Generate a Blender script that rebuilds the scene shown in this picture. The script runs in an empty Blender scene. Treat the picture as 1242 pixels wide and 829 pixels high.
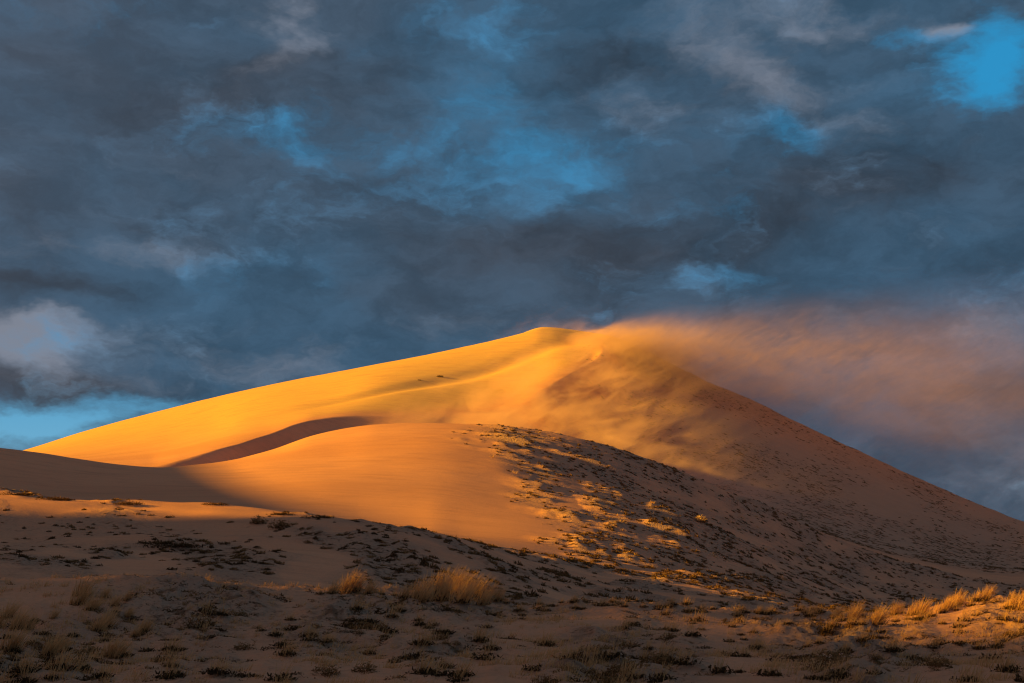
import bpy, math, random
import numpy as np
random.seed(7); rng = np.random.default_rng(7)
SC = bpy.context.scene
COL = SC.collection
F = 1706.0; CX = 621.0; HZ = 690.0        # the photograph's own scale: focal length, centre column, eye level
EYE = 0.0                                  # eye level is z = 0, the ground under it about -1.8

# ------------------------------------------------------------------ numpy helpers
def pchip_slopes(x, y):
    h = np.diff(x, axis=0); d = np.diff(y, axis=0) / h
    m = np.zeros_like(y)
    a, b = d[:-1], d[1:]
    w1 = 2*h[1:] + h[:-1]; w2 = h[1:] + 2*h[:-1]
    same = (a*b) > 0
    with np.errstate(divide='ignore', invalid='ignore'):
        hm = (w1 + w2) / (w1/a + w2/b)
    m[1:-1] = np.where(same, hm, 0)
    m[0] = d[0]; m[-1] = d[-1]
    return m, d
def curve(knots, xs):
    k = np.array(sorted(knots), float); x = k[:, 0]; y = k[:, 1]
    m, d = pchip_slopes(x[:, None], y[:, None]); m = m[:, 0]
    i = np.clip(np.searchsorted(x, xs) - 1, 0, len(x)-2)
    h = x[i+1]-x[i]; t = np.clip((xs - x[i])/h, 0, 1)
    return ((1+2*t)*(1-t)**2*y[i] + t*(1-t)**2*h*m[i] + t*t*(3-2*t)*y[i+1] + t*t*(t-1)*h*m[i+1])
def smooth(a, n, axis=0):
    k = np.hanning(2*n+3)[1:-1]; k /= k.sum()
    p = np.pad(a, [(n, n) if ax == axis else (0, 0) for ax in range(a.ndim)], mode='edge')
    return np.apply_along_axis(lambda v: np.convolve(v, k, 'valid'), axis, p)
def sstep(a, b, x):
    t = np.clip((x-a)/(b-a), 0, 1); return t*t*(3-2*t)
PERM = rng.permutation(4096)
GRAD = rng.uniform(0, 2*math.pi, 4096)
def perlin(x, y, seed=0):
    xi = np.floor(x).astype(np.int64); yi = np.floor(y).astype(np.int64)
    xf = x-xi; yf = y-yi
    def g(ix, iy, fx, fy):
        a = GRAD[PERM[(PERM[(ix+seed*131) & 4095] + iy) & 4095]]
        return np.cos(a)*fx + np.sin(a)*fy
    u = xf**3*(xf*(xf*6-15)+10); v = yf**3*(yf*(yf*6-15)+10)
    a = g(xi, yi, xf, yf)*(1-u) + g(xi+1, yi, xf-1, yf)*u
    b = g(xi, yi+1, xf, yf-1)*(1-u) + g(xi+1, yi+1, xf-1, yf-1)*u
    return (a*(1-v)+b*v)*1.5
def fbm(x, y, oct=4, seed=0, gain=.5):
    s = 0; a = 1
    for o in range(oct):
        s = s + a*perlin(x*2**o+o*17.3, y*2**o-o*9.1, seed+o); a *= gain
    return s

# ------------------------------------------------------------------ terrain: crest and valley lines lofted in depth
inner = np.arange(-120, 1363, 1.25)
outl = -120 - np.cumsum(np.r_[np.geomspace(1.5, 220, 60), np.full(58, 220.)]); outr = 1362 + np.cumsum(np.geomspace(1.5, 600, 80))
PX = np.concatenate([outl[::-1], inner, outr])
U = (PX-CX)/F
def py2z(py, Y): return (HZ-py)*Y/F
K = {}
def rail(name, py, Y, z=False, crease=0.0):
    yy = curve(Y, PX) if isinstance(Y, list) else np.full_like(PX, float(Y))
    v = curve(py, PX)
    zz = v if z else py2z(v, yy)
    cr = curve(crease, PX) if isinstance(crease, list) else np.full_like(PX, float(crease))
    return yy, zz, cr
R = [
 rail('n0', [(-9e4,-1.8),(9e4,-1.8)], -60, True),
 rail('n1', [(-9e4,-1.75),(9e4,-1.75)], 2, True),
 rail('n2', [(-200,829),(300,832),(621,829),(900,829),(1150,826),(1242,826),(1500,829)], 22),
 rail('n3', [(-300,765),(0,775),(200,772),(500,772),(800,782),(1000,790),(1100,785),(1242,776),(1500,770)], 34),
 # front crest
 rail('A', [(-400,690),(0,706),(90,703),(170,702),(210,703),(260,706),(330,714),(400,719),(470,718),(540,720),(600,733),(650,738),(720,735),(760,733),(810,738),(860,742),(940,749),(1000,750),(1060,746),(1120,739),(1180,734),(1242,730),(1500,715)],
      [(-400,44),(200,46),(540,48),(700,47),(1000,46),(1242,42),(1500,42)]),
 rail('A1', [(-400,740),(0,735),(300,745),(600,762),(750,765),(1000,772),(1242,770),(1600,770)], 60),
 rail('A2', [(-400,700),(0,688),(200,694),(400,702),(560,722),(650,728),(750,738),(1000,758),(1100,764),(1242,765),(1600,765)], [(-400,70),(500,73),(1000,80),(1600,80)]),
 rail('B1', [(-400,640),(0,650),(150,651),(300,655),(400,668),(500,682),(560,695),(650,706),(750,719),(900,738),(1000,754),(1100,760),(1242,762),(1600,762)], [(-600,94),(250,90),(450,82),(560,80),(750,90),(1600,92)]),
 rail('B', [(-600,575),(-200,588),(0,596),(60,603),(120,607),(180,611),(250,612),(300,617),(350,622),(400,627),(450,635),(500,643),(560,661),(620,680),(700,694),(800,709),(900,724),(1000,746),(1100,753),(1242,756),(1600,756)], [(-600,106),(250,110),(450,100),(560,98),(750,112),(1600,115)]),
 rail('B2', [(-600,640),(0,636),(250,642),(400,648),(470,650),(520,650),(560,653),(620,658),(700,669),(800,690),(900,712),(1000,736),(1100,750),(1242,754),(1600,754)], 142),
 rail('C1', [(-600,575),(0,592),(150,598),(300,592),(400,588),(520,591),(620,601),(700,612),(760,624),(820,639),(900,669),(1000,710),(1100,738),(1242,748),(1600,748)], 182),
 rail('C2', [(-600,545),(0,563),(100,572),(190,576),(270,570),(330,560),(400,548),(460,541.5),(520,539),(600,544),(650,554),(700,567),(760,585),(820,606),(900,641),(1000,686),(1100,715),(1242,735),(1600,735)], [(-600,196),(180,196),(320,206),(420,212),(1600,212)]),
 # middle hump's crest, running right into a spur
 rail('C', [(-600,500),(-250,520),(0,544),(50,550),(100,558),(150,565),(190,568),(230,565),(270,560),(330,546),(380,529),(420,520.5),(460,515.8),(520,513.8),(600,516.5),(650,523),(700,532),(750,545),(800,562),(850,583),(900,604),(950,626),(1000,650),(1100,686),(1242,710),(1600,712)],
      [(-600,215),(180,212),(260,221),(320,230),(420,236),(1600,236)],
      crease=[(150,0),(380,.5),(450,.6),(700,.2),(800,0)]),
 rail('C3', [(-600,600),(0,580),(100,577),(190,573),(260,567),(300,562),(350,551),(400,536),(450,523),(520,519),(600,522),(650,528),(700,538),(750,553),(800,570),(850,590),(900,609),(950,628),(1000,646),(1100,672),(1242,692),(1600,690)], [(0,220),(180,221),(220,229),(260,238),(320,252),(400,265),(450,268),(700,272),(1600,275)]),
 # sinuous edge between the lit face and the shaded lee
 rail('L', [(-600,595),(0,578),(100,577),(180,575),(220,573),(260,568),(300,561),(320,556),(350,547),(380,537),(430,525),(500,522),(560,524),(600,525),(650,525),(700,532),(735,545),(770,558),(800,562),(830,574),(860,586),(900,598),(1000,626),(1100,658),(1242,690),(1600,680)],
      [(0,226),(180,228),(220,238),(260,250),(320,273),(380,295),(430,307),(500,314),(560,324),(620,335),(660,341),(700,352),(735,360),(800,346),(900,332),(1242,320),(1600,320)]),
 rail('E', [(-600,590),(0,572),(100,571),(180,567),(220,558),(260,547),(320,529),(380,510),(430,505),(500,507),(560,503),(620,490),(660,471),(695,452),(720,438),(732,426),(750,447),(770,472),(800,494),(820,507),(860,530),(900,550),(950,575),(1000,598),(1100,636),(1242,672),(1600,662)],
      [(0,236),(180,240),(220,251),(260,264),(320,288),(380,309),(430,319),(500,327),(560,341),(620,357),(660,368),(700,385),(720,396),(735,404),(800,388),(900,368),(1242,345),(1600,345)],
      crease=[(150,0),(230,.7),(430,.8),(560,.9),(735,.8),(760,0)]),
 rail('D1', [(-600,600),(0,562),(100,552),(200,537),(250,524),(300,508),(350,497),(400,488),(450,477),(520,464),(580,450),(640,433),(690,420),(732,418),(750,432),(780,461),(800,476),(820,487),(860,501),(900,521),(950,548),(1000,572),(1100,612),(1242,657),(1600,655)],
      [(0,330),(180,332),(300,345),(450,360),(600,395),(700,410),(735,415),(800,405),(900,386),(1242,358),(1600,358)]),
 # skyline
 rail('D', [(-600,620),(-200,590),(0,555),(35,545),(100,524),(200,497),(300,473),(400,452.5),(500,434),(600,413),(625,407),(640,403),(655,400),(665,400),(690,403),(710,409),(725,414),(735,413),(745,417),(760,427),(780,441),(820,461),(860,483),(900,500),(950,524),(1000,548),(1100,592),(1242,645),(1600,700)],
      [(-200,470),(35,452),(200,437),(300,427),(450,420),(600,423),(735,427),(860,410),(1000,395),(1242,378),(1600,372)],
      crease=[(0,.6),(640,.75),(725,.8),(740,0)]),
 rail('F', [(-600,640),(0,600),(100,570),(300,525),(500,470),(600,430),(640,405),(660,399),(700,402),(740,408),(780,424),(820,444),(860,464),(900,480),(950,504),(1000,528),(1050,551),(1100,574),(1200,617),(1242,633),(1600,740)],
      [(-200,520),(35,500),(300,470),(450,455),(600,453),(735,447),(860,424),(1000,408),(1242,392),(1600,390)], crease=[(640,.0),(700,.3),(1100,.5)]),
 rail('G', [(-9e4,-4),(0,0),(500,16),(800,16),(1242,-3),(9e4,-5)], 600, True),
 rail('H', [(-9e4,-9),(9e4,-9)], 800, True),
 rail('I', [(-9e4,-9),(9e4,-9)], 1100, True),
]
RY = np.array([r[0] for r in R]); RZ = np.array([r[1] for r in R]); RC = np.array([r[2] for r in R])
RY = smooth(RY, 16, 1); RC = smooth(RC, 24, 1); RZ0 = RZ.copy(); RZ = smooth(RZ, 8, 1)
M, DS = pchip_slopes(RY, RZ)
ML = M.copy(); MR = M.copy()
ML[1:] = M[1:]*(1-RC[1:]) + DS*RC[1:]; MR[:-1] = M[:-1]*(1-RC[:-1]) + DS*RC[:-1]
rows = np.concatenate([np.arange(-60, 18, 1.5), np.arange(18, 62, .085), np.arange(62, 130, .25), np.arange(130, 250, .3), np.arange(250, 470, .5), np.arange(470, 560, 3), np.geomspace(562, 1100, 24)])
NR, NC = len(rows), len(PX)
Z = np.zeros((NR, NC))
for j in range(NC):
    ry = RY[:, j]; i = np.clip(np.searchsorted(ry, rows)-1, 0, len(ry)-2)
    h = ry[i+1]-ry[i]; t = np.clip((rows-ry[i])/h, 0, 1)
    Z[:, j] = (1+2*t)*(1-t)**2*RZ[i, j] + t*(1-t)**2*h*MR[i, j] + t*t*(3-2*t)*RZ[i+1, j] + t*t*(t-1)*h*ML[i+1, j]
GY = np.where(rows > 20, rows, 20.0)
Yg = np.repeat(rows[:, None], NC, 1); Xg = U[None, :]*GY[:, None]; PXg = np.repeat(PX[None, :], NR, 0)

# added unseen ridge left of the frame, heights shaped to shade the near ground
SUN_TAN = 0.206
Hk = [(-400, 3), (-150, 14), (-48, 22), (-13, 25.5), (6, 28.299999999999997), (18, 27.1), (22, 26.2), (27, 26.3), (28.3, 25.6), (29.8, 25.6), (31, 29.6), (32.8, 29.6), (33.7, 22.2), (36.1, 21.8), (37.0, 25.8), (38.8, 27), (42, 29), (52, 36), (80, 37), (86, 31), (91, 20.7), (95, 18.5), (101, 18.5), (106, 24), (114, 25), (128, 26), (136, 25.3), (152, 25.8), (172, 26.6), (202, 29.3), (217, 30.6), (234, 30), (252, 26), (267, 20), (287, 15), (312, 9), (340, 0), (2000, 0)]
hy = curve(Hk, Yg.ravel()).reshape(Yg.shape)
cxr = -118 - 4*np.sin(Yg/37.) - np.clip((Yg-240)*.4, 0, 80)
dx = Xg-cxr
w = np.where(dx > 0, 27.0, 60.0)
prof = np.exp(-(np.abs(dx)/w)**2.2)
base = np.where(np.abs(PXg-CX) > 7000, -3, 0)
Zb = hy*prof
vis = sstep(-60, -330, PXg)                 # nothing of it inside the frame
Zb = Zb*np.where(Yg > 20, np.maximum(vis, 0), 1)
Z = np.where(Zb > 0.02, np.maximum(Z, Zb) + 0.0, Z)
# outward fade of the columns far to the side
side = sstep(1700, 4200, np.abs(PXg-CX))*sstep(60, 160, Yg)
Z = Z*(1-side*np.where(Xg < 0, .0, .8)) + side*np.where(Xg < 0, 0, -2.0)

def vegmask(px, Y):
    """0..1 how much scrub grows at a ground point"""
    near = sstep(62, 52, Y)*(.75+.25*sstep(20, 26, Y))
    n = fbm(px/140., Y/16., 3, 40)
    nb = np.clip(.55+.9*n, .05, 1)
    b = sstep(60, 75, Y)*sstep(135, 118, Y)*np.clip(.5+1.1*fbm(px/110., Y/9., 3, 44), 0, 1)
    smoothpatch = np.exp(-((px-265)/115.)**2-((Y-106)/14.)**2)
    smoothpatch2 = np.exp(-((px-20)/140.)**2-((Y-92)/9.)**2)
    b = b*(1-np.clip(1.3*smoothpatch+.8*smoothpatch2, 0, 1))
    # spur and the right-hand slope
    edge = 560 + 120*sstep(225, 130, Y) - 60*sstep(150, 110, Y)
    edge = edge + 35*fbm(Y/18., Y*0+3.3, 2, 50)
    s = sstep(edge-15, edge+75, px)*sstep(110, 135, Y)*sstep(246, 232, Y)*np.clip(.62+.8*fbm(px/60., Y/14., 3, 52), .08, 1)
    far = sstep(246, 262, Y)*sstep(690+.0*Y, 860, px+ (Y-262)*.25)*np.clip(.35+.5*fbm(px/80., Y/25., 3, 58), 0.03, .8)
    far = far*sstep(470, 420, Y)
    return np.clip(np.maximum(np.maximum(near*nb, b), np.maximum(s, far)), 0, 1)
V = vegmask(PXg, Yg)
# relief: small dunes, coppice mounds and wind-combed hummocks
nearw = sstep(60, 45, Yg)
Z += nearw*sstep(-60, 22, Yg)*(.16*fbm(Xg/5., Yg/4.5, 3, 1))
Z += nearw*sstep(10, 22, Yg)*((.05+.20*V)*np.clip(fbm(Xg/1.25, Yg/1.1, 3, 5)+.05, -.05, 1) + (.012+.05*V)*fbm(Xg/.42, Yg/.36, 2, 6))
mid = sstep(62, 80, Yg)*sstep(135, 118, Yg)
Z += mid*(.28*fbm(Xg/9., Yg/7., 2, 8)) + mid*V*(.34*np.clip(fbm(Xg/2.4, Yg/2.0, 3, 9), -.1, 1))
spur = sstep(118, 140, Yg)*sstep(262, 236, Yg)
# streamers: tongues behind the clumps, drawn out along the wind (+x and down slope, toward the camera)
sx = Xg + .0*Yg; sy = Yg + .33*Xg
Z += spur*V*(1.3*np.clip(fbm(sx/44., sy/7., 2, 13)-.03, -.15, .5) + .16*np.clip(fbm(sx/4.5, sy/2.1, 3, 15), -.1, 1))
farm = sstep(250, 275, Yg)*sstep(700, 860, PXg)*sstep(470, 440, Yg)
Z += farm*(.22*fbm(Xg/6., (Yg+.5*Xg)/4., 3, 21)*(.3+V) )
big = sstep(150, 200, Yg)*(1-farm)*sstep(450, 420, Yg)*(1-V)
Z += big*(.13*fbm(Xg/38., (Yg-.3*Xg)/16., 2, 27) + .035*fbm(Xg/9., (Yg-.3*Xg)/2.6, 2, 29))
# soft fold on the big lit face, low trough from the summit to the left
fy = curve([(200,330),(400,352),(560,384),(700,416),(735,420),(800,425)], PXg.ravel()).reshape(PXg.shape)
amp = sstep(330, 480, PXg)*sstep(740, 690, PXg)
Z -= amp*1.1*np.exp(-((Yg-fy)/6.)**2)

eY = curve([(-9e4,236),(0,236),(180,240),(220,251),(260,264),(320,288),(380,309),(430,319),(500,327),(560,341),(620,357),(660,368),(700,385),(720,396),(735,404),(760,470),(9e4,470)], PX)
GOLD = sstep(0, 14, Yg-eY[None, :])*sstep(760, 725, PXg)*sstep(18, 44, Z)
def ground(x, Y):
    x = np.asarray(x, float); Y = np.asarray(Y, float)
    px = x/np.maximum(Y, 20)*F + CX
    fj = np.interp(px, PX, np.arange(NC)); fi = np.interp(Y, rows, np.arange(NR))
    j = np.clip(fj.astype(int), 0, NC-2); i = np.clip(fi.astype(int), 0, NR-2); a = fj-j; b = fi-i
    return (Z[i, j]*(1-a)+Z[i, j+1]*a)*(1-b) + (Z[i+1, j]*(1-a)+Z[i+1, j+1]*a)*b
# which grid points the photograph can see (for placing plants)
SCR = HZ - Z/np.maximum(Yg, 5)*F
run = np.minimum.accumulate(np.where(Yg > 20, SCR, 2000), axis=0)
VISG = (SCR <= run+1.5)
def visible(px, Y, lift=0.0):
    j = int(np.clip(np.searchsorted(PX, px), 0, NC-1)); i = int(np.clip(np.searchsorted(rows, Y), 0, NR-1))
    return SCR[i, j] - lift*F/Y <= run[max(i-1, 0), j] + 2.0
def at_pixel(px, py, y0=20.5, y1=450):
    """nearest ground point seen at this point of the photograph"""
    j = int(np.clip(np.searchsorted(PX, px), 0, NC-1))
    m = (rows > y0) & (rows < y1)
    idx = np.where(m & (SCR[:, j] <= py))[0]
    i = idx[0] if len(idx) else np.where(m)[0][np.argmin(SCR[m, j])]
    return (px-CX)/F*max(rows[i], 20), rows[i]

# ------------------------------------------------------------------ node helpers
def mat(name):
    m = bpy.data.materials.new(name); m.use_nodes = True; nt = m.node_tree; nt.nodes.clear()
    return m, nt
class NT:
    def __init__(s, nt): s.t = nt
    def n(s, typ, **kw):
        nd = s.t.nodes.new(typ)
        for k, v in kw.items():
            if k.startswith('i_'):
                key = k[2:]; key = int(key) if key.isdigit() else key.replace('_', ' ')
                s.put(nd, key, v)
            else: setattr(nd, k, v)
        return nd
    def put(s, nd, key, v):
        if isinstance(v, bpy.types.NodeSocket): s.t.links.new(v, nd.inputs[key])
        else: nd.inputs[key].default_value = v
    def m(s, op, a, b=0.0, c=0.0, clamp=False):
        nd = s.t.nodes.new('ShaderNodeMath'); nd.operation = op; nd.use_clamp = clamp
        for i, v in enumerate((a, b, c)): s.put(nd, i, v)
        return nd.outputs[0]
    def mr(s, v, a, b, c=0.0, d=1.0, smooth=True):
        nd = s.t.nodes.new('ShaderNodeMapRange'); nd.interpolation_type = 'SMOOTHSTEP' if smooth else 'LINEAR'; nd.clamp = True
        for i, x in enumerate((v, a, b, c, d)): s.put(nd, i, x)
        return nd.outputs[0]
    def noise(s, vec, scale, detail=3.0, rough=.5, dist=0.0):
        nd = s.t.nodes.new('ShaderNodeTexNoise')
        s.put(nd, 'Vector', vec); s.put(nd, 'Scale', scale); s.put(nd, 'Detail', detail); s.put(nd, 'Roughness', rough); s.put(nd, 'Distortion', dist)
        return nd.outputs['Fac']
    def vm(s, op, a, b=(0, 0, 0), out=0):
        nd = s.t.nodes.new('ShaderNodeVectorMath'); nd.operation = op; s.put(nd, 0, a); s.put(nd, 1, b); return nd.outputs[out]
    def mix(s, f, a, b):
        nd = s.t.nodes.new('ShaderNodeMix'); nd.data_type = 'RGBA'; nd.clamp_factor = True
        s.put(nd, 0, f); s.put(nd, 6, a if isinstance(a, bpy.types.NodeSocket) else (*a, 1)); s.put(nd, 7, b if isinstance(b, bpy.types.NodeSocket) else (*b, 1))
        return nd.outputs[2]
    def rotz(s, v, ang):
        nd = s.t.nodes.new('ShaderNodeVectorRotate'); nd.rotation_type = 'Z_AXIS'; s.put(nd, 'Vector', v); s.put(nd, 'Angle', ang); return nd.outputs[0]

def sand_material():
    m, nt = mat('wind_blown_sand'); N = NT(nt)
    geo = N.n('ShaderNodeNewGeometry'); P = geo.outputs['Position']
    at = N.n('ShaderNodeAttribute', attribute_name='veg'); veg = at.outputs['Fac']
    A = (0.70, 0.335, 0.185); B = (0.55, 0.26, 0.148); Cc = (0.79, 0.39, 0.215)
    ps = N.vm('MULTIPLY', P, (.25, 1, 1))
    n1 = N.noise(N.rotz(ps, .25), .05, 4, .55)
    n2 = N.noise(N.vm('MULTIPLY', N.rotz(P, .2), (.12, 1, 1)), .8, 4, .6)
    n3 = N.noise(P, 6., 4, .65)
    c = N.mix(N.mr(n1, .35, .65), A, Cc)
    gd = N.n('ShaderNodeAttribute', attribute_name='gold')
    c = N.mix(gd.outputs['Fac'], c, (.76, .475, .17))      # yellower high on the big face, behind the sinuous edge
    c = N.mix(N.m('MULTIPLY', N.mr(n2, .45, .75), .45), c, B)
    c = N.mix(N.m('MULTIPLY', N.mr(n3, .4, .8), .35), c, (.40, .235, .125))
    # litter and trampled darker sand among the scrub
    n4 = N.noise(P, 1.7, 5, .65); n5 = N.noise(P, .55, 4, .6)
    lit = N.m('MULTIPLY', N.mr(N.m('ADD', n4, N.m('MULTIPLY', N.m('SUBTRACT', n5, .5), .8)), .52, .72), veg)
    hd = N.n('ShaderNodeAttribute', attribute_name='greyed')
    c = N.mix(N.m('MULTIPLY', hd.outputs['Fac'], .8), c, (.46, .305, .21))      # greyer among scrub; right slope greyed in colour to offset its reddish light
    c = N.mix(N.m('MULTIPLY', lit, .72), c, (.15, .080, .045))
    n6 = N.noise(P, 5.5, 5, .7)
    c = N.mix(N.m('MULTIPLY', N.m('MULTIPLY', N.mr(n6, .54, .68), N.m('ADD', veg, .08)), .9), c, (.07, .038, .02))
    bs = N.n('ShaderNodeBsdfDiffuse', i_Color=c, i_Roughness=.2)
    # bump: ripples across the wind plus grain
    rp = N.rotz(P, .35)
    wv = N.n('ShaderNodeTexWave', wave_type='BANDS', bands_direction='X', i_Vector=rp, i_Scale=1.6, i_Distortion=4.5, i_Detail=3.0)
    wv.inputs['Detail Scale'].default_value = .7
    rm = N.mr(N.noise(P, .22, 3, .5), .45, .65)
    hgt = N.m('ADD', N.m('MULTIPLY', N.m('MULTIPLY', wv.outputs['Fac'], rm), .012), N.m('MULTIPLY', N.noise(P, 9., 5, .7), .03))
    hgt = N.m('ADD', hgt, N.m('MULTIPLY', N.m('MULTIPLY', N.noise(P, 2.6, 6, .68), veg), .42))
    hgt = N.m('ADD', hgt, N.m('MULTIPLY', N.noise(N.vm('MULTIPLY', N.rotz(P, .3), (.15, 1, 1)), .7, 5, .65), .10))
    bp = N.n('ShaderNodeBump', i_Height=hgt, i_Distance=1.0, i_Strength=.75)
    nt.links.new(bp.outputs[0], bs.inputs['Normal'])
    o = N.n('ShaderNodeOutputMaterial'); nt.links.new(bs.outputs[0], o.inputs[0])
    return m
SAND = sand_material()

def quick_mesh(name, verts, quads, material, attrs=None, smooth_=True):
    me = bpy.data.meshes.new(name)
    verts = np.asarray(verts, np.float32); quads = np.asarray(quads, np.int32); k = quads.shape[1]
    me.vertices.add(len(verts)); me.vertices.foreach_set('co', verts.ravel())
    me.loops.add(quads.size); me.loops.foreach_set('vertex_index', quads.ravel())
    me.polygons.add(len(quads)); me.polygons.foreach_set('loop_start', np.arange(0, quads.size, k, dtype=np.int32))
    me.polygons.foreach_set('loop_total', np.full(len(quads), k, np.int32))
    me.polygons.foreach_set('use_smooth', np.full(len(quads), smooth_))
    for an, (dom, typ, arr) in (attrs or {}).items():
        a = me.attributes.new(an, typ, dom)
        a.data.foreach_set('color' if 'COLOR' in typ else 'value', np.asarray(arr, np.float32).ravel())
    me.materials.append(material); me.update(calc_edges=True)
    return me
def link(name, me, parent=None, **props):
    o = bpy.data.objects.new(name, me); COL.objects.link(o)
    if parent is not None: o.parent = parent
    for k, v in props.items(): o[k] = v
    return o

idx = np.arange(NR*NC).reshape(NR, NC)
q = np.stack([idx[:-1, :-1], idx[:-1, 1:], idx[1:, 1:], idx[1:, :-1]], -1).reshape(-1, 4)
vv = np.stack([Xg, Yg, Z], -1).reshape(-1, 3)
me = quick_mesh('sand_dunes', vv, q, SAND, {'veg': ('POINT', 'FLOAT', V), 'gold': ('POINT', 'FLOAT', GOLD), 'greyed': ('POINT', 'FLOAT', np.maximum(V, .9*farm))})
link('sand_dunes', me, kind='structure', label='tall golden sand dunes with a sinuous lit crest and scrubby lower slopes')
# desert plain out to the horizon
fl = []; fq = []
ns = 96; rad = [0, 400, 1500, 6000, 30000]
for r in rad:
    for k in range(ns):
        a = 2*math.pi*k/ns; fl.append((r*math.cos(a), 200+r*math.sin(a), -9.5))
for i in range(len(rad)-1):
    for k in range(ns):
        a = i*ns+k; b = i*ns+(k+1) % ns; fq.append((a, b, b+ns, a+ns))
link('desert_plain', quick_mesh('desert_plain', fl, fq, SAND, {'veg': ('POINT', 'FLOAT', np.zeros(len(fl)))}), kind='structure', label='flat sandy plain reaching to the horizon')

# ------------------------------------------------------------------ plants
def plant_mat(name, cols, trans=.35):
    m, nt = mat(name); N = NT(nt)
    at = N.n('ShaderNodeAttribute', attribute_name='tint')
    oi = N.n('ShaderNodeObjectInfo')
    t = at.outputs['Fac']
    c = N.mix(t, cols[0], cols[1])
    c = N.mix(N.m('MULTIPLY', oi.outputs['Random'], .5), c, cols[2])
    hv = N.n('ShaderNodeNewGeometry')
    d = N.n('ShaderNodeBsdfDiffuse', i_Color=c); tr = N.n('ShaderNodeBsdfTranslucent', i_Color=c)
    mx = N.n('ShaderNodeMixShader'); mx.inputs[0].default_value = trans
    nt.links.new(d.outputs[0], mx.inputs[1]); nt.links.new(tr.outputs[0], mx.inputs[2])
    o = N.n('ShaderNodeOutputMaterial'); nt.links.new(mx.outputs[0], o.inputs[0])
    return m
M_GRASS = plant_mat('dry_grass', [(.36, .19, .075), (.93, .58, .27), (.66, .38, .16)], .4)
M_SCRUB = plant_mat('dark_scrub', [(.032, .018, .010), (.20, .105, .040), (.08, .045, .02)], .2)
M_LITTER = plant_mat('dead_litter', [(.035, .022, .012), (.12, .07, .032), (.06, .04, .02)], .1)
M_PALE = plant_mat('pale_brush', [(.30, .19, .11), (.70, .50, .36), (.5, .34, .22)], .3)

def blades(n, spread, length, width, lean, seed, up=1.0, segs=3, elong=1.0):
    """thin bent stalks: verts, quads, tint"""
    r = np.random.default_rng(seed)
    vs, qs, ti = [], [], []
    for k in range(n):
        a = r.uniform(0, 2*math.pi); rr = spread*abs(r.normal(0, .5)); rr = min(rr, spread)
        bx, by = rr*math.cos(a)*elong, rr*math.sin(a)
        L = length*r.uniform(.45, 1.0)*(1-.35*rr/spread)
        az = a + r.normal(0, .8); out = r.uniform(.05, .45)/up
        dx_ = out*math.cos(az)+lean*r.uniform(.6, 1.3); dy_ = out*math.sin(az)
        dz = 1.0*up
        nrm = math.sqrt(dx_*dx_+dy_*dy_+dz*dz); dx_, dy_, dz = dx_/nrm, dy_/nrm, dz/nrm
        fa = r.uniform(0, math.pi); wx, wy = math.cos(fa)*width/2, math.sin(fa)*width/2
        t0 = r.uniform(0, .5); s0 = len(vs); x, y, z = bx, by, -.02
        droop = r.uniform(.1, .7)*lean*1.6
        for s in range(segs+1):
            f = s/segs; ww = 1-.8*f
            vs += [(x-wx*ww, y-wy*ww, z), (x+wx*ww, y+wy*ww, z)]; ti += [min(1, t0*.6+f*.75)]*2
            x += dx_*L/segs; y += dy_*L/segs; z += dz*L/segs
            dx_ += droop/segs*2*.5; dz -= droop/segs*.5
        for s in range(segs):
            b = s0+2*s; qs.append((b, b+1, b+3, b+2))
    return vs, qs, ti
def twigs(n, rx, ry, h, seed, size=.05):
    """a low mound of small twisted twig and leaf faces"""
    r = np.random.default_rng(seed); vs, qs, ti = [], [], []
    lob = [(float(np.clip(r.normal(0, .34), -.6, .6))*rx, float(np.clip(r.normal(0, .34), -.6, .6))*ry, r.uniform(.5, .85)) for _ in range(5)]; lob[0] = (0, 0, .9)
    for k in range(n):
        lx, ly, ls = lob[r.integers(5)]
        a = r.uniform(0, 2*math.pi); rr = math.sqrt(r.uniform())*ls
        x = lx+rr*math.cos(a)*rx*.8; y = ly+rr*math.sin(a)*ry*.8
        top = h*max(0.12, 1-rr*rr/ls/ls*.8)*(.6+.4*ls)
        z = top*r.uniform(-.1, 1)
        L = size*r.uniform(.6, 1.8); w_ = L*r.uniform(.18, .5)
        d = np.array([r.normal(.15, 1), r.normal(0, 1), abs(r.normal(.3, .6))]); d /= np.linalg.norm(d)
        e = np.cross(d, r.normal(0, 1, 3)); e /= np.linalg.norm(e)+1e-9
        p = np.array([x, y, z]); s0 = len(vs)
        for q_ in (p-e*w_/2, p+e*w_/2, p+d*L+e*w_*.3, p+d*L-e*w_*.3): vs.append(tuple(q_))
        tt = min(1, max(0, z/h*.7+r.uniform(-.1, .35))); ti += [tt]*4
        qs.append((s0, s0+1, s0+2, s0+3))
    return vs, qs, ti
def pm(name, data, m): return quick_mesh(name, data[0], data[1], m, {'tint': ('POINT', 'FLOAT', data[2])}, False)
BL = {'tall': [pm('stalks', blades(130, .38, 1.0, .026, .42, 10+i), M_GRASS) for i in range(4)],
      'mid':  [pm('stalks', blades(60, .28, .58, .020, .32, 20+i), M_GRASS) for i in range(4)],
      'wisp': [pm('stalks', blades(26, .22, .58, .014, .28, 30+i), M_GRASS) for i in range(4)]}
LT = [pm('dead_leaves', twigs(190, .38, .30, .13, 40+i, .055), M_LITTER) for i in range(3)]
M_BROWN = plant_mat('brown_scrub', [(.06, .032, .015), (.54, .30, .12), (.22, .12, .05)], .25)
SB = [pm('scrub', twigs(560, .30, .26, .24, 50+i, .034), M_BROWN) for i in range(6)]
SBF = [pm('scrub_mat', twigs(620, .55, .34, .11, 60+i, .034), M_SCRUB) for i in range(5)]
SBG = []
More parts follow.
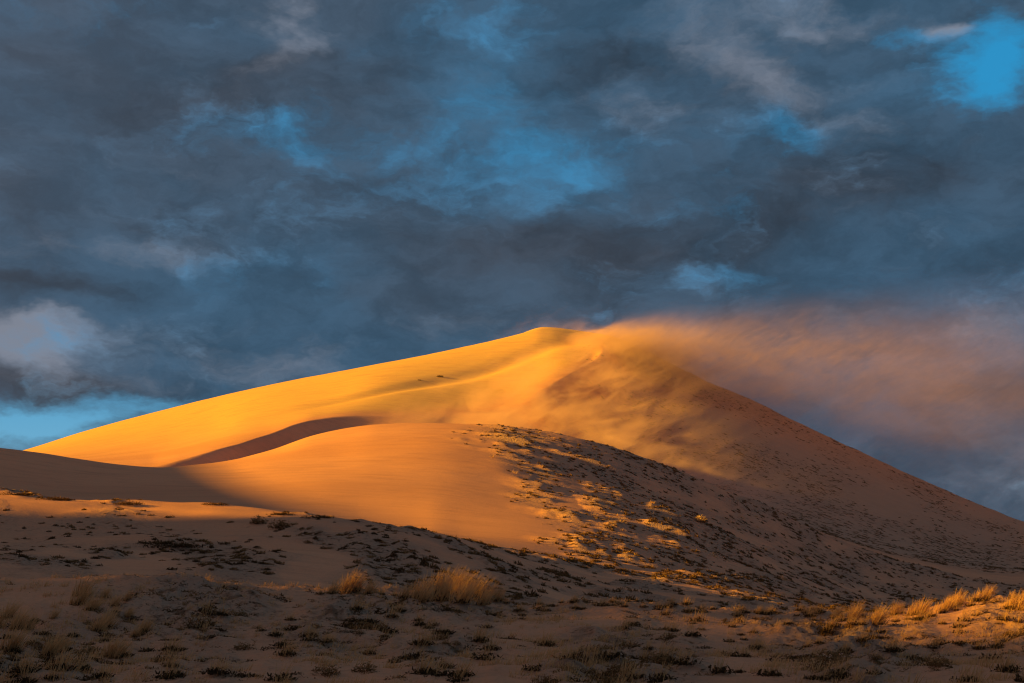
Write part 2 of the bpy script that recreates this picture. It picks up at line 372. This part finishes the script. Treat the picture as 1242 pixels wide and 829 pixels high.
for i in range(4):
    a = twigs(340, .32, .25, .14, 70+i, .032); SBG.append((a, blades(60, .26, .32, .010, .2, 80+i)))
GR_TWIG = [pm('foliage', a, M_SCRUB) for a, b in SBG]; GR_BLD = [pm('stalks', b, M_GRASS) for a, b in SBG]

def put_at(o, x, Y, sink=.02, rz=None, sc=1.0, sz=None):
    o.location = (x, Y, float(ground(x, Y))-sink)
    o.rotation_euler = (0, 0, rng.uniform(-.5, .5) if rz is None else rz)
    o.scale = (sc, sc, sc*(sz or 1))
protos = {}
def tussock(kind, v, x, Y, sc, label, group=None, name='grass_tussock'):
    r = bpy.data.objects.new(name, None); COL.objects.link(r); r.empty_display_size = .1
    put_at(r, x, Y, .01, sc=sc); r['label'] = label; r['category'] = 'grass tussock'
    if group: r['group'] = group
    for nm, me_ in (('stalks', BL[kind][v % 4]), ('dead_leaves', LT[v % 3])):
        o = bpy.data.objects.new(nm, me_); COL.objects.link(o); o.parent = r
    return r
TUS = []
def T(kind, px, py, sc, label, group=None, lo=20.5, hi=60):
    x, Y = at_pixel(px, py, lo, hi); tussock(kind, len(TUS), x, Y, sc, label, group); TUS.append((x, Y))

# the golden tussocks that catch the sun on the front crest
G1 = 'golden grass tussocks on the middle of the near crest'
cen = [(388,722,.55),(402,721,.7),(417,720,.85),(431,719,.8),(446,721,.7),(462,722,.55),(478,723,.5),(489,726,.75),(503,727,.95),(516,725,1.1),(529,722,1.2),(541,720,1.25),(553,723,1.25),(566,724,1.2),(578,726,1.05),(590,728,.9),(602,730,.75),(613,733,.6),(536,729,1.1),(560,731,1.0),(512,731,.8),(585,735,.75)]
for i, (px, py, sc) in enumerate(cen):
    lab = ('tall golden tussock in the largest sunlit grass clump on the near crest' if 500 <= px <= 595 and sc >= .9 else
           'short golden tussock at the edge of the sunlit grass row on the near crest')
    T('tall' if sc > .65 else 'mid', px, py, sc, lab, G1)
T('tall', 425, 716, .95, 'wind-bent golden tussock standing alone-topped at the left end of the sunlit grass row')
# dry clumps in shade on the left
G2 = 'brown grass tussocks in shade at the left of the foreground'
for px, py, sc in [(88,733,1.15),(100,722,1.2),(110,738,1.1),(122,729,.9),(135,735,.8),(120,762,1.0),(108,770,1.1),(150,724,.7),(10,752,1.0),(24,762,1.1),(40,758,1.0),(0,765,1.1),(55,750,.8),(62,798,.9),(70,790,1.0),(132,800,.8),(140,795,.95),(165,772,.8),(176,765,.7),(150,752,.8),(20,790,.9)]:
    T('tall', px+rng.normal(0, 6), py+rng.normal(0, 3), sc*rng.uniform(.5, .85), 'dull brown wind-combed grass tussock in the shade, left foreground', G2)
# low sunlit grass on the right-hand crest
G3 = 'low orange grass tufts on the sunlit crest at right'
for k in range(46):
    px = rng.uniform(1010, 1242); j = int(np.searchsorted(PX, px))
    cr = SCR[:, j][(rows > 38) & (rows < 52)].min()
    py = cr + 1 + abs(rng.normal(0, 1))*13
    T('mid' if rng.uniform() < .7 else 'tall', px, py, rng.uniform(.38, .8), 'short orange grass tuft on the sunlit end of the near crest', G3)
G4 = 'thin grass tufts along the near crest between the golden clump and the sunlit end'
for k in range(60):
    px = rng.uniform(625, 1020); j = int(np.searchsorted(PX, px))
    cr = SCR[:, j][(rows > 38) & (rows < 54)].min()
    py = cr + abs(rng.normal(0, 1))*7
    T('mid' if rng.uniform() < .6 else 'wisp', px, py, rng.uniform(.35, .85), 'thin straw tuft on the dim stretch of the near crest, right of the golden clump', G4)
G5 = 'sparse grass tufts scattered over the shaded foreground'
for k in range(150):
    px = rng.uniform(-30, 1270); py = rng.uniform(735, 829)
    T(['mid', 'wisp', 'wisp'][rng.integers(3)], px, py, rng.uniform(.45, .95), 'small sparse grass tuft growing from the shaded foreground sand', G5)

# dark scrub: individuals nearest the camera, the rest as one object
cands = []
def scatter(n, px0, px1, y0, y1, bias=1.0):
    px = rng.uniform(px0, px1, n); Y = y0+(y1-y0)*rng.uniform(0, 1, n)**bias
    keep = rng.uniform(0, 1, n) < vegmask(px, Y)**1.3
    return px[keep], Y[keep]
px, Y = scatter(1500, -80, 1320, 21, 52)
nearc = sorted(zip(Y, px))
nI = 0
for Yv, pv in nearc:
    if not (-10 < pv < 1252) or not visible(pv, Yv, .1): continue
    x = (pv-CX)/F*Yv; k = int(rng.integers(6)); typ = rng.uniform()
    sc = float(np.clip(rng.lognormal(-.45, .42), .3, 1.5))
    if nI >= 285:
        cands.append((pv, Yv, sc)); continue
    if typ < .28:
        o = bpy.data.objects.new('scrub_bush', None); COL.objects.link(o); put_at(o, x, Yv, .03, sc=sc)
        for nm, me_ in (('foliage', GR_TWIG[k % 4]), ('stalks', GR_BLD[k % 4])):
            c_ = bpy.data.objects.new(nm, me_); COL.objects.link(c_); c_.parent = o
        o['label'] = 'low dark scrub clump with short straw stalks standing out of it, shaded foreground'; o['group'] = 'dark scrub clumps with straw stalks in the foreground'
    elif typ < .62:
        o = link('scrub_bush', SB[k]); put_at(o, x, Yv, .03, sc=sc)
        o['label'] = 'rounded dark brown scrub clump half buried in foreground sand'; o['group'] = 'rounded dark scrub clumps in the foreground'
    else:
        o = link('scrub_bush', SBF[k % 5]); put_at(o, x, Yv, .03, sc=sc)
        o['label'] = 'flat spreading mat of dark scrub pressed to the foreground sand'; o['group'] = 'flat dark scrub mats in the foreground'
    o['category'] = 'scrub'
    nI += 1

def merged(name, items, protos_, m, jit=.5):
    V_, Q_, T_ = [], [], []; off = 0
    for (x, Yv, sc, sx_, sz_) in items:
        pv, pq, pt = protos_[rng.integers(len(protos_))]
        a = rng.uniform(-jit, jit); c, s = math.cos(a), math.sin(a)
        p = pv*np.array([sc*sx_, sc, sc*sz_])
        P_ = np.stack([p[:, 0]*c-p[:, 1]*s+x, p[:, 0]*s+p[:, 1]*c+Yv, p[:, 2]], 1)
        gz = ground(P_[:, 0], P_[:, 1]); P_[:, 2] += gz-.03
        V_.append(P_); Q_.append(pq+off); T_.append(pt); off += len(pv)
    return quick_mesh(name, np.concatenate(V_), np.concatenate(Q_), m, {'tint': ('POINT', 'FLOAT', np.concatenate(T_))}, False)
def arr(d): return (np.array(d[0]), np.array(d[1]), np.array(d[2]))
PS = [arr(twigs(70, .42, .28, .15, 200+i, .12)) for i in range(6)]
PN = [arr(twigs(80, .30, .24, .17, 220+i, .05)) for i in range(6)]
PGm = [arr(blades(26, .35, .42, .03, .35, 240+i, segs=2)) for i in range(6)]
def veg_items(px, Y, smin, smax, sx_=(1., 1.9)):
    out = []
    for p, y in zip(px, Y):
        if not visible(p, y, .3): continue
        out.append(((p-CX)/F*y, y, float(np.clip(rng.lognormal(-.2, .45), smin, smax)), rng.uniform(*sx_), rng.uniform(.6, 1.2)))
    return out
small = [((p-CX)/F*y, y, s, 1.2, 1.0) for p, y, s in cands]
px, Y = scatter(15000, -60, 1300, 21, 56); small += [((p-CX)/F*y, y, float(np.clip(rng.lognormal(-1.5, .5), .08, .6)), 1.2, 1.1) for p, y in zip(px, Y)]
h = len(small)*9//20; rng.shuffle(small)
link('scrub', merged('scrub', small[:h], PN, M_SCRUB), kind='stuff', label='small dark scrub and litter strewn over the shaded foreground sand', category='scrub')
link('scrub', merged('scrub', small[h:], PN, M_BROWN), kind='stuff', label='small rusty brown dry scrub strewn over the shaded foreground sand', category='scrub')
ng = 9000; px = rng.uniform(-60, 1300, ng); Y = rng.uniform(21, 54, ng)
PGn = [arr(blades(16, .26, .40, .024, .30, 260+i, segs=2)) for i in range(8)]
link('grass', merged('grass', [((p-CX)/F*y, y, rng.uniform(.2, .9), 1., 1.) for p, y in zip(px, Y) if rng.uniform() < .04+.96*float(np.clip(1.6*fbm(np.array([(p-CX)/F*y/2.2]), np.array([y/1.6]), 3, 77)[0]+.12, 0, 1))], PGn, M_GRASS), kind='stuff', label='thin straw stalks sprinkled over the shaded foreground sand', category='grass')
px, Y = scatter(4200, -60, 640, 72, 124); it = veg_items(px, Y, .15, 1.0, (.9, 1.6)); it = [(a, b, c*.72, d, e*1.3) for a, b, c, d, e in it]; rng.shuffle(it); h = len(it)//2
PM = [arr(twigs(120, .36, .26, .17, 280+i, .08)) for i in range(8)]
link('scrub', merged('scrub', it[:h], PM, M_SCRUB), kind='stuff', label='dark low scrub dotting the shaded sand rise at the middle left', category='scrub')
link('scrub', merged('scrub', it[h:], PM, M_BROWN), kind='stuff', label='rusty low scrub dotting the shaded sand rise at the middle left', category='scrub')
px, Y = scatter(2600, 500, 1300, 70, 140)
px2, Y2 = scatter(12000, 520, 1300, 120, 246); it = veg_items(np.r_[px, px2], np.r_[Y, Y2], .15, .95, (.9, 1.5)); it = [(a, b, c*.8, d, e*1.9) for a, b, c, d, e in it]
M_SPUR = plant_mat('rust_scrub', [(.07, .038, .018), (.34, .19, .075), (.2, .11, .045)], .25)
rng.shuffle(it)
h = len(it)*9//10
link('scrub', merged('scrub', it[:h], PS, M_SPUR), kind='stuff', label='rust brown low scrub scattered along the spur of the middle dune', category='scrub')
link('scrub', merged('scrub', it[h:], PS, M_SCRUB), kind='stuff', label='blackish low scrub scattered along the spur of the middle dune', category='scrub')
px, Y = scatter(22000, 700, 1300, 258, 440); it = veg_items(px, Y, .25, 1.0, (1.0, 1.9))
link('scrub', merged('scrub', it, PS, M_SPUR), kind='stuff', label='fine dark scrub speckling the big shaded dune slope at right', category='scrub')
px, Y = scatter(700, 560, 1000, 140, 240); it = veg_items(px, Y, .6, 1.5, (1., 1.5))
link('grass', merged('grass', it, PGm, M_GRASS), kind='stuff', label='straw grass caught by the sun on the hummocks of the spur', category='grass')

# a few plants one can single out
def single(px, py, me_, sc, name, label, cat, lo=60, hi=450, sz=1., rz=0.):
    x, Y = at_pixel(px, py, lo, hi); o = link(name, me_); put_at(o, x, Y, .02, rz, sc, sz); o['label'] = label; o['category'] = cat; return o
pale = pm('pale_bush', twigs(900, .7, .5, .62, 301, .11), M_PALE)
single(852, 634, pale, 1.6, 'pale_bush', 'pale straw coloured round bush alone on the dark slope right of the spur', 'bush', 120)
deb = pm('dead_bush', twigs(160, 1.0, .5, .25, 302, .3), M_LITTER)
single(533, 458, deb, .95, 'dead_bush', 'larger dark scrap of dead brush on the bright upper dune face', 'brush', 300, sz=1.2)
single(508, 462, deb, .5, 'dead_bush', 'smaller dark scrap of dead brush on the bright upper dune face', 'brush', 300)
single(210, 666, SBF[0], 3.2, 'scrub_bush', 'long dark scrub bank on the shaded rise below the smooth sand patch', 'scrub', 60, 125, rz=-.3)
single(190, 661, SBF[1], 2.2, 'scrub_bush', 'ragged dark scrub bank at the upper left tip of the long one', 'scrub', 60, 125, rz=-.2)
single(312, 636, SB[2], 2.6, 'scrub_bush', 'dark clump on the upper right of the smooth sand patch, left of its darker twin', 'scrub', 60, 125)
single(340, 641, SB[3], 3.0, 'scrub_bush', 'wide dark clump just right of the smooth sand patch', 'scrub', 60, 125)
for i, (px_, py_, s_) in enumerate([(20,600,2.6),(65,606,2.6),(155,612,2.4),(258,612,2.0),(345,624,2.2),(385,628,2.2)]):
    single(px_, py_+1, SBF[i % 5], s_, 'scrub_bush', ['flat scrub mat on the rim of the left rise at the frame edge','flat scrub mat on the rim of the left rise, second from the frame edge','flat scrub mat on the rim of the left rise halfway to the smooth sand','flat scrub mat crowning the smooth sand patch','flat scrub mat on the rim just right of the smooth sand','flat scrub mat on the rim where it starts to drop toward the bright hollow'][i], 'scrub', 95, 125)

# ------------------------------------------------------------------ blowing sand
LEE_T = [(0,0),(1,0),(0,1),(2,0),(1,1),(0,2),(3,0),(2,1),(1,2),(0,3),(4,0),(3,1),(2,2)]
_x, _y = np.meshgrid(np.linspace(-42, 150, 80), np.linspace(285, 440, 60)); _x = _x.ravel(); _y = _y.ravel()
_k = (_x*F/_y+CX < 1300) & ((_x > 5) | (_y < 345)); _x, _y = _x[_k], _y[_k]
_A = np.stack([((_x-60)/60)**a*((_y-370)/70)**b for a, b in LEE_T], 1)
LEE, _r, _, _ = np.linalg.lstsq(_A, ground(_x, _y), rcond=None)
print('lee fit residual', np.abs(_A@LEE-ground(_x, _y)).mean(), np.abs(_A@LEE-ground(_x, _y)).max())
def blowing_sand():
    m, nt = mat('blowing_sand'); N = NT(nt)
    geo = N.n('ShaderNodeNewGeometry'); P = geo.outputs['Position']
    sp = N.n('ShaderNodeSeparateXYZ', i_0=P); x, y, z = sp.outputs
    # smooth fit of the lee slope, height of a point over it
    xn = N.m('DIVIDE', N.m('SUBTRACT', x, 60.), 60.); yn = N.m('DIVIDE', N.m('SUBTRACT', y, 370.), 70.)
    zs = float(LEE[0])
    for (a_, b_), k_ in zip(LEE_T[1:], LEE[1:]):
        t_ = float(k_)
        for _ in range(a_): t_ = N.m('MULTIPLY', t_, xn)
        for _ in range(b_): t_ = N.m('MULTIPLY', t_, yn)
        zs = N.m('ADD', zs, t_)
    dxw = N.m('MAXIMUM', N.m('SUBTRACT', x, 8.), 0.)
    # 1: the plume torn off the crest, rising and thickening down wind
    warp = N.noise(P, .03, 2, .5)
    zc = N.m('ADD', 65.5, N.m('ADD', N.m('MULTIPLY', dxw, -.09), N.m('MULTIPLY', N.m('SUBTRACT', warp, .5), 14.)))
    th_up = N.m('ADD', 1.8, N.m('MULTIPLY', dxw, .12)); th_dn = N.m('ADD', 6.0, N.m('MULTIPLY', dxw, .24))
    dz = N.m('SUBTRACT', z, zc)
    up = N.m('DIVIDE', N.m('MAXIMUM', dz, 0.), th_up); dn = N.m('DIVIDE', N.m('MAXIMUM', N.m('MULTIPLY', dz, -1.), 0.), th_dn)
    e = N.m('ADD', N.m('POWER', up, 2.), N.m('POWER', dn, 2.))
    band = N.m('EXPONENT', N.m('MULTIPLY', e, -1.))
    dy = N.m('DIVIDE', N.m('SUBTRACT', y, N.m('SUBTRACT', 422., N.m('MULTIPLY', dxw, .12))), N.m('ADD', 9., N.m('MULTIPLY', dxw, .10)))
    band = N.m('MULTIPLY', band, N.m('EXPONENT', N.m('MULTIPLY', N.m('MULTIPLY', dy, dy), -1.)))
    band = N.m('MULTIPLY', band, N.m('DIVIDE', 1.0, N.m('ADD', 1., N.m('MULTIPLY', dxw, .10))))
    band = N.m('MULTIPLY', band, N.m('ADD', 1., N.m('MULTIPLY', N.mr(x, 75., 12.), 2.6)))
    band = N.m('MULTIPLY', band, N.mr(x, 165., 60., .2, 1.))
    band = N.m('MULTIPLY', band, N.mr(x, 13., 28.))
    # sheared, wind-drawn noise
    tilt = N.n('ShaderNodeVectorRotate', rotation_type='Y_AXIS'); N.put(tilt, 'Vector', P); N.put(tilt, 'Angle', .42)
    q1 = N.vm('MULTIPLY', tilt.outputs[0], (.06, .06, .17))
    w1 = N.noise(q1, 2.0, 8, .70, 1.6); w2 = N.noise(N.vm('MULTIPLY', P, (.6, .8, 1.)), .045, 4, .55, .5)
    streak = N.m('ADD', N.mr(w1, .38, .72), N.m('MULTIPLY', N.mr(w2, .38, .62), .9))
    band = N.m('MULTIPLY', band, N.m('ADD', .08, N.m('MULTIPLY', streak, .75)))
    # 2: sand skimming down the lee slope below the sinuous crest
    hh = N.m('SUBTRACT', z, zs)
    lay = N.m('EXPONENT', N.m('MULTIPLY', N.m('POWER', N.m('DIVIDE', N.m('ABSOLUTE', hh), N.mr(x, 75., 15., 6., 11.)), 2.), -1.))
    q2 = N.vm('MULTIPLY', tilt.outputs[0], (.04, .04, .10))
    patch = N.mr(N.noise(q2, 1.8, 7, .68, .9), .45, .66)
    ew = N.m('ADD', 300., N.m('MULTIPLY', N.m('ADD', x, 40.), 1.45))      # stay on the lee side of the sinuous edge
    fade = N.m('MULTIPLY', N.m('MULTIPLY', N.mr(x, -40., 12.), N.mr(N.m('SUBTRACT', y, ew), 22., -2.)), N.m('ADD', .02, N.m('ADD', N.mr(x, 95., 20.), N.m('MULTIPLY', 2.6, N.mr(x, 58., 14.)))))
    fade = N.m('ADD', fade, N.m('MULTIPLY', N.mr(y, 445., 436.), N.m('MULTIPLY', N.mr(x, 16., 30.), N.mr(x, 70., 30., 0., 1.5))))
    lay = N.m('MULTIPLY', N.m('MULTIPLY', N.m('MULTIPLY', lay, patch), fade), N.mr(y, 442., 428.))
    dens = N.m('ADD', N.m('MULTIPLY', band, DEN1), N.m('MULTIPLY', lay, DEN2))
    v = N.n('ShaderNodeVolumePrincipled', i_Color=(.98, .66, .50, 1), i_Density=dens, i_Anisotropy=.0); v.inputs['Density Attribute'].default_value = ''
    o = N.n('ShaderNodeOutputMaterial'); nt.links.new(v.outputs[0], o.inputs['Volume'])
    m.cycles.volume_step_rate = .25
    return m
DEN1, DEN2 = .30, .030
# closed body: floor follows the slope, roof arches over the plume
xs = np.linspace(-40, 178, 45); ys = np.linspace(300, 478, 26)
XX, YY = np.meshgrid(xs, ys, indexing='ij')
gz = ground(XX, YY)
bot = gz-3.0
top = np.where(XX > 2, np.maximum(gz+4, 62+XX*.10+10*np.clip((XX-2)/40, 0, 1)), gz+9)
top = np.where(YY < 385, gz+np.clip((YY-300)/85, 0, 1)**2*(top-gz)*.9+4+6*np.clip((YY-300)/40, 0, 1), top)
nx, ny = XX.shape
vv = np.concatenate([np.stack([XX, YY, bot], -1).reshape(-1, 3), np.stack([XX, YY, top], -1).reshape(-1, 3)])
ii = np.arange(nx*ny).reshape(nx, ny); jj = ii+nx*ny
fq = []
for a in range(nx-1):
    for b in range(ny-1):
        fq.append((ii[a, b], ii[a, b+1], ii[a+1, b+1], ii[a+1, b])); fq.append((jj[a, b], jj[a+1, b], jj[a+1, b+1], jj[a, b+1]))
for a in range(nx-1):
    fq.append((ii[a, 0], ii[a+1, 0], jj[a+1, 0], jj[a, 0])); fq.append((ii[a+1, ny-1], ii[a, ny-1], jj[a, ny-1], jj[a+1, ny-1]))
for b in range(ny-1):
    fq.append((ii[0, b+1], ii[0, b], jj[0, b], jj[0, b+1])); fq.append((ii[nx-1, b], ii[nx-1, b+1], jj[nx-1, b+1], jj[nx-1, b]))
bme = quick_mesh('blowing_sand', vv, fq, blowing_sand(), None, False)
link('blowing_sand', bme, kind='stuff', label='golden plume of sand blown off the dune crest and trailing over the dark slope', category='blowing sand')

# ------------------------------------------------------------------ sun and sky
EL = math.atan(SUN_TAN); sx_, sy_ = -.994, -.11
sun = bpy.data.lights.new('sun', 'SUN'); sun.energy = 13.0; sun.color = (1.0, .52, .02); sun.angle = math.radians(2.4)
so = bpy.data.objects.new('sun', sun); COL.objects.link(so)
from mathutils import Vector
sd = Vector((sx_*math.cos(EL), sy_*math.cos(EL), math.sin(EL)))
so.rotation_euler = sd.to_track_quat('Z', 'Y').to_euler(); so.location = sd*500

w_ = bpy.data.worlds.new('World'); SC.world = w_; w_.use_nodes = True
nt = w_.node_tree; nt.nodes.clear(); N = NT(nt)
tc = N.n('ShaderNodeTexCoord'); D = tc.outputs['Generated']
sky = N.n('ShaderNodeTexSky', sky_type='NISHITA', sun_disc=False, sun_elevation=EL, sun_rotation=math.atan2(sx_, sy_), altitude=700, air_density=1.3, dust_density=1.5, ozone_density=2.0)
sep = N.n('ShaderNodeSeparateXYZ', i_0=D)
def dirv(px, py):
    v = Vector(((px-CX)/F, 1, (HZ-py)/F)); v.normalize(); return v
def blob(px, py, rx, ry, rot=0.0):
    """soft elliptical region of the sky around a direction (radii in radians)"""
    c = dirv(px, py)
    d = N.vm('SUBTRACT', Dw, tuple(c))
    if rot:
        r_ = N.n('ShaderNodeVectorRotate', rotation_type='Y_AXIS'); N.put(r_, 'Vector', d); N.put(r_, 'Angle', rot); d = r_.outputs[0]
    d = N.vm('MULTIPLY', d, (F/rx, F/max(rx, ry), F/ry))
    l = N.vm('DOT_PRODUCT', d, d, out='Value')
    return N.m('EXPONENT', N.m('MULTIPLY', l, -1.))
# warp the direction so that every edge is ragged
wn = N.n('ShaderNodeTexNoise'); N.put(wn, 'Vector', N.vm('MULTIPLY', D, (1, 1, 1.8))); N.put(wn, 'Scale', 11.); N.put(wn, 'Detail', 5.); N.put(wn, 'Roughness', .6)
Dw = N.vm('ADD', D, N.vm('MULTIPLY', N.vm('SUBTRACT', wn.outputs['Color'], (.5, .5, .5)), (.10, .10, .055)))
Ds = N.vm('MULTIPLY', Dw, (1, 1, 2.1))
nA = N.noise(Ds, 4.2, 6, .56)          # large masses
nB = N.noise(N.vm('ADD', Ds, (3.1, 1.7, .4)), 9.5, 6, .58)
nC = N.noise(N.vm('ADD', Ds, (7.3, 2.2, 5.)), 26., 5, .6)
def add(*a):
    r_ = a[0]
    for b in a[1:]: r_ = N.m('ADD', r_, b)
    return r_
def sc_(v, k): return N.m('MULTIPLY', v, k)
# thin places in the deck, blue shows through
blue = add(sc_(blob(1195, 95, 50, 40, .2), 1.1), sc_(blob(1095, 48, 50, 12, -.1), .7), sc_(blob(1225, 30, 45, 40), .8), sc_(blob(610, 115, 80, 40), .32), sc_(blob(680, 185, 80, 30), .22), sc_(blob(965, 155, 52, 30), .5),
           sc_(blob(905, 325, 60, 18), .22), sc_(blob(860, 245, 60, 34, .4), .25), sc_(blob(395, 95, 45, 55), .22), sc_(blob(380, 165, 150, 26), .2), sc_(blob(25, 520, 130, 26), 1.2), sc_(blob(170, 500, 70, 14), .6), sc_(blob(100, 408, 50, 22), .45), sc_(blob(60, 10, 160, 30), .25),
           sc_(blob(600, 30, 200, 30), .22), sc_(blob(1190, 350, 60, 20), .16), sc_(blob(560, 350, 240, 28), .18), sc_(blob(230, 330, 90, 26), .25), sc_(blob(640, 200, 330, 60), .22))
blue = N.m('ADD', blue, sc_(N.m('SUBTRACT', nB, .5), 1.4)); blue = N.m('ADD', blue, sc_(N.m('SUBTRACT', nC, .5), 1.0))
blue = N.mr(blue, .12, 1.2)
# pale, sunlit edges
pale_ = add(sc_(blob(325, 35, 32, 22, .5), .8), sc_(blob(350, 60, 60, 14, .6), .5), sc_(blob(930, 85, 150, 30, -.45), .62), sc_(blob(1010, 20, 120, 22, -.2), .5), sc_(blob(1160, 38, 22, 12), 1.0), sc_(blob(790, 125, 100, 22, -.3), .3), sc_(blob(60, 405, 80, 22), 1.1), sc_(blob(25, 435, 55, 22), .8),
           sc_(blob(340, 440, 90, 18), .45), sc_(blob(190, 312, 80, 18), .35), sc_(blob(220, 205, 40, 14), .25), sc_(blob(1120, 400, 180, 30), .28), sc_(blob(590, 400, 90, 14), .2), sc_(blob(80, 300, 120, 20), .2), sc_(blob(1190, 560, 100, 60), .3), sc_(blob(970, 215, 100, 30, -.3), .12), sc_(blob(160, 475, 60, 12), .35))
pale_ = N.m('ADD', pale_, sc_(N.m('SUBTRACT', nB, .5), 1.3)); pale_ = N.m('ADD', pale_, sc_(N.m('SUBTRACT', nC, .5), .9))
pale_ = N.mr(pale_, .02, 1.1)
dark_ = add(sc_(blob(330, 80, 60, 18, .3), .5), sc_(blob(215, 135, 120, 28), .45), sc_(blob(60, 350, 90, 16), .5), sc_(blob(55, 472, 62, 20), 1.1), sc_(blob(310, 290, 150, 40), .4), sc_(blob(560, 310, 120, 30), .4), sc_(blob(780, 300, 130, 40), .4), sc_(blob(820, 70, 130, 36, -.2), .5), sc_(blob(1020, 160, 90, 60), .3), sc_(blob(1090, 230, 130, 50), .35), sc_(blob(1200, 320, 120, 22), .3), sc_(blob(700, 100, 60, 60), .3), sc_(blob(140, 440, 40, 22), .3), sc_(blob(430, 370, 90, 20), .2), sc_(blob(1215, 5, 60, 10), .4), sc_(blob(940, 260, 90, 30), .3))
dark_ = N.m('ADD', dark_, sc_(N.m('SUBTRACT', nA, .5), 1.9)); dark_ = N.m('ADD', dark_, sc_(N.m('SUBTRACT', nC, .5), .4))
dark_ = N.mr(dark_, -.05, .75)
warmth = N.mr(N.noise(Ds, 3.3, 3, .5), .40, .62)
cl = N.mix(dark_, (.046, .098, .162), (.034, .050, .074))
cl = N.mix(sc_(warmth, .38), cl, (.070, .074, .092))
nD = N.noise(N.vm('ADD', Ds, (1.3, 9.2, 2.)), 15., 6, .62)
mod = N.m('ADD', .79, N.m('MULTIPLY', N.mr(nD, .30, .70), .40))
veil = add(sc_(blob(600, 125, 150, 70), .9), sc_(blob(700, 215, 120, 50), .6), sc_(blob(385, 170, 120, 30), .35), sc_(blob(470, 330, 260, 40), .35), sc_(blob(950, 170, 90, 40), .4), sc_(blob(60, 20, 150, 40), .4), sc_(blob(1130, 120, 120, 80), .4))
veil = N.mr(N.m('ADD', veil, sc_(N.m('SUBTRACT', nB, .5), 1.6)), .0, 1.2)
cl = N.mix(sc_(veil, .5), cl, (.045, .165, .30))
mm = N.n('ShaderNodeMix', data_type='RGBA', blend_type='MULTIPLY'); N.put(mm, 0, 1.0); nt.links.new(cl, mm.inputs[6])
cmb = N.n('ShaderNodeCombineColor'); [nt.links.new(mod, cmb.inputs[i]) for i in range(3)]; nt.links.new(cmb.outputs[0], mm.inputs[7]); cl = mm.outputs[2]
cl = N.mix(sc_(pale_, .85), cl, (.235, .265, .335))
# clouds around the low sun, behind the camera's left, glow; overhead they are brighter than ahead
sdn = N.vm('DOT_PRODUCT', D, tuple(sd), out='Value')
glow = N.mr(sdn, .1, .95)
cl = N.mix(sc_(glow, .9), cl, (.20, .13, .10))
ahead = N.mr(sep.outputs[1], -.3, .6)
lift = N.mr(ahead, 0, 1, 1.3, 1.0)
# blue sky seen in the gaps: the sky texture, deepened by thin veil
skyc = N.n('ShaderNodeMix', data_type='RGBA', blend_type='MULTIPLY'); N.put(skyc, 0, 1.0); nt.links.new(sky.outputs[0], skyc.inputs[6]); skyc.inputs[7].default_value = (SKX, SKX, SKX, 1) if False else (.11, .11, .11, 1)
gap = N.mix(.88, skyc.outputs[2], (.012, .29, .60))
gap = N.mix(N.mr(sep.outputs[2], .17, .06), gap, (.16, .42, .62))
fin = N.mix(blue, cl, gap)
below = N.mr(sep.outputs[2], -.02, .03)
fin = N.mix(below, (.05, .038, .032), fin)
bg = N.n('ShaderNodeBackground', i_Color=fin, i_Strength=lift)
wo = N.n('ShaderNodeOutputWorld'); nt.links.new(bg.outputs[0], wo.inputs[0])

# ------------------------------------------------------------------ camera
cam = bpy.data.cameras.new('camera'); co = bpy.data.objects.new('camera', cam); COL.objects.link(co)
cam.sensor_width = 36; cam.lens = F/1242*36; cam.shift_y = (HZ-414.5)/1242; cam.clip_end = 60000; cam.clip_start = .1
co.location = (0, 0, 0); co.rotation_euler = (math.pi/2, 0, 0); SC.camera = co
SC.view_settings.view_transform = 'Standard'; SC.view_settings.look = 'None'; SC.view_settings.exposure = 0; SC.view_settings.gamma = 1
SC.render.resolution_x = 1024; SC.render.resolution_y = 683
cy = SC.cycles
cy.use_denoising = True; cy.filter_width = 1.15; cy.max_bounces = 5; cy.diffuse_bounces = 2; cy.volume_bounces = 1; cy.transparent_max_bounces = 8
cy.volume_step_rate = 1.0; cy.volume_max_steps = 256
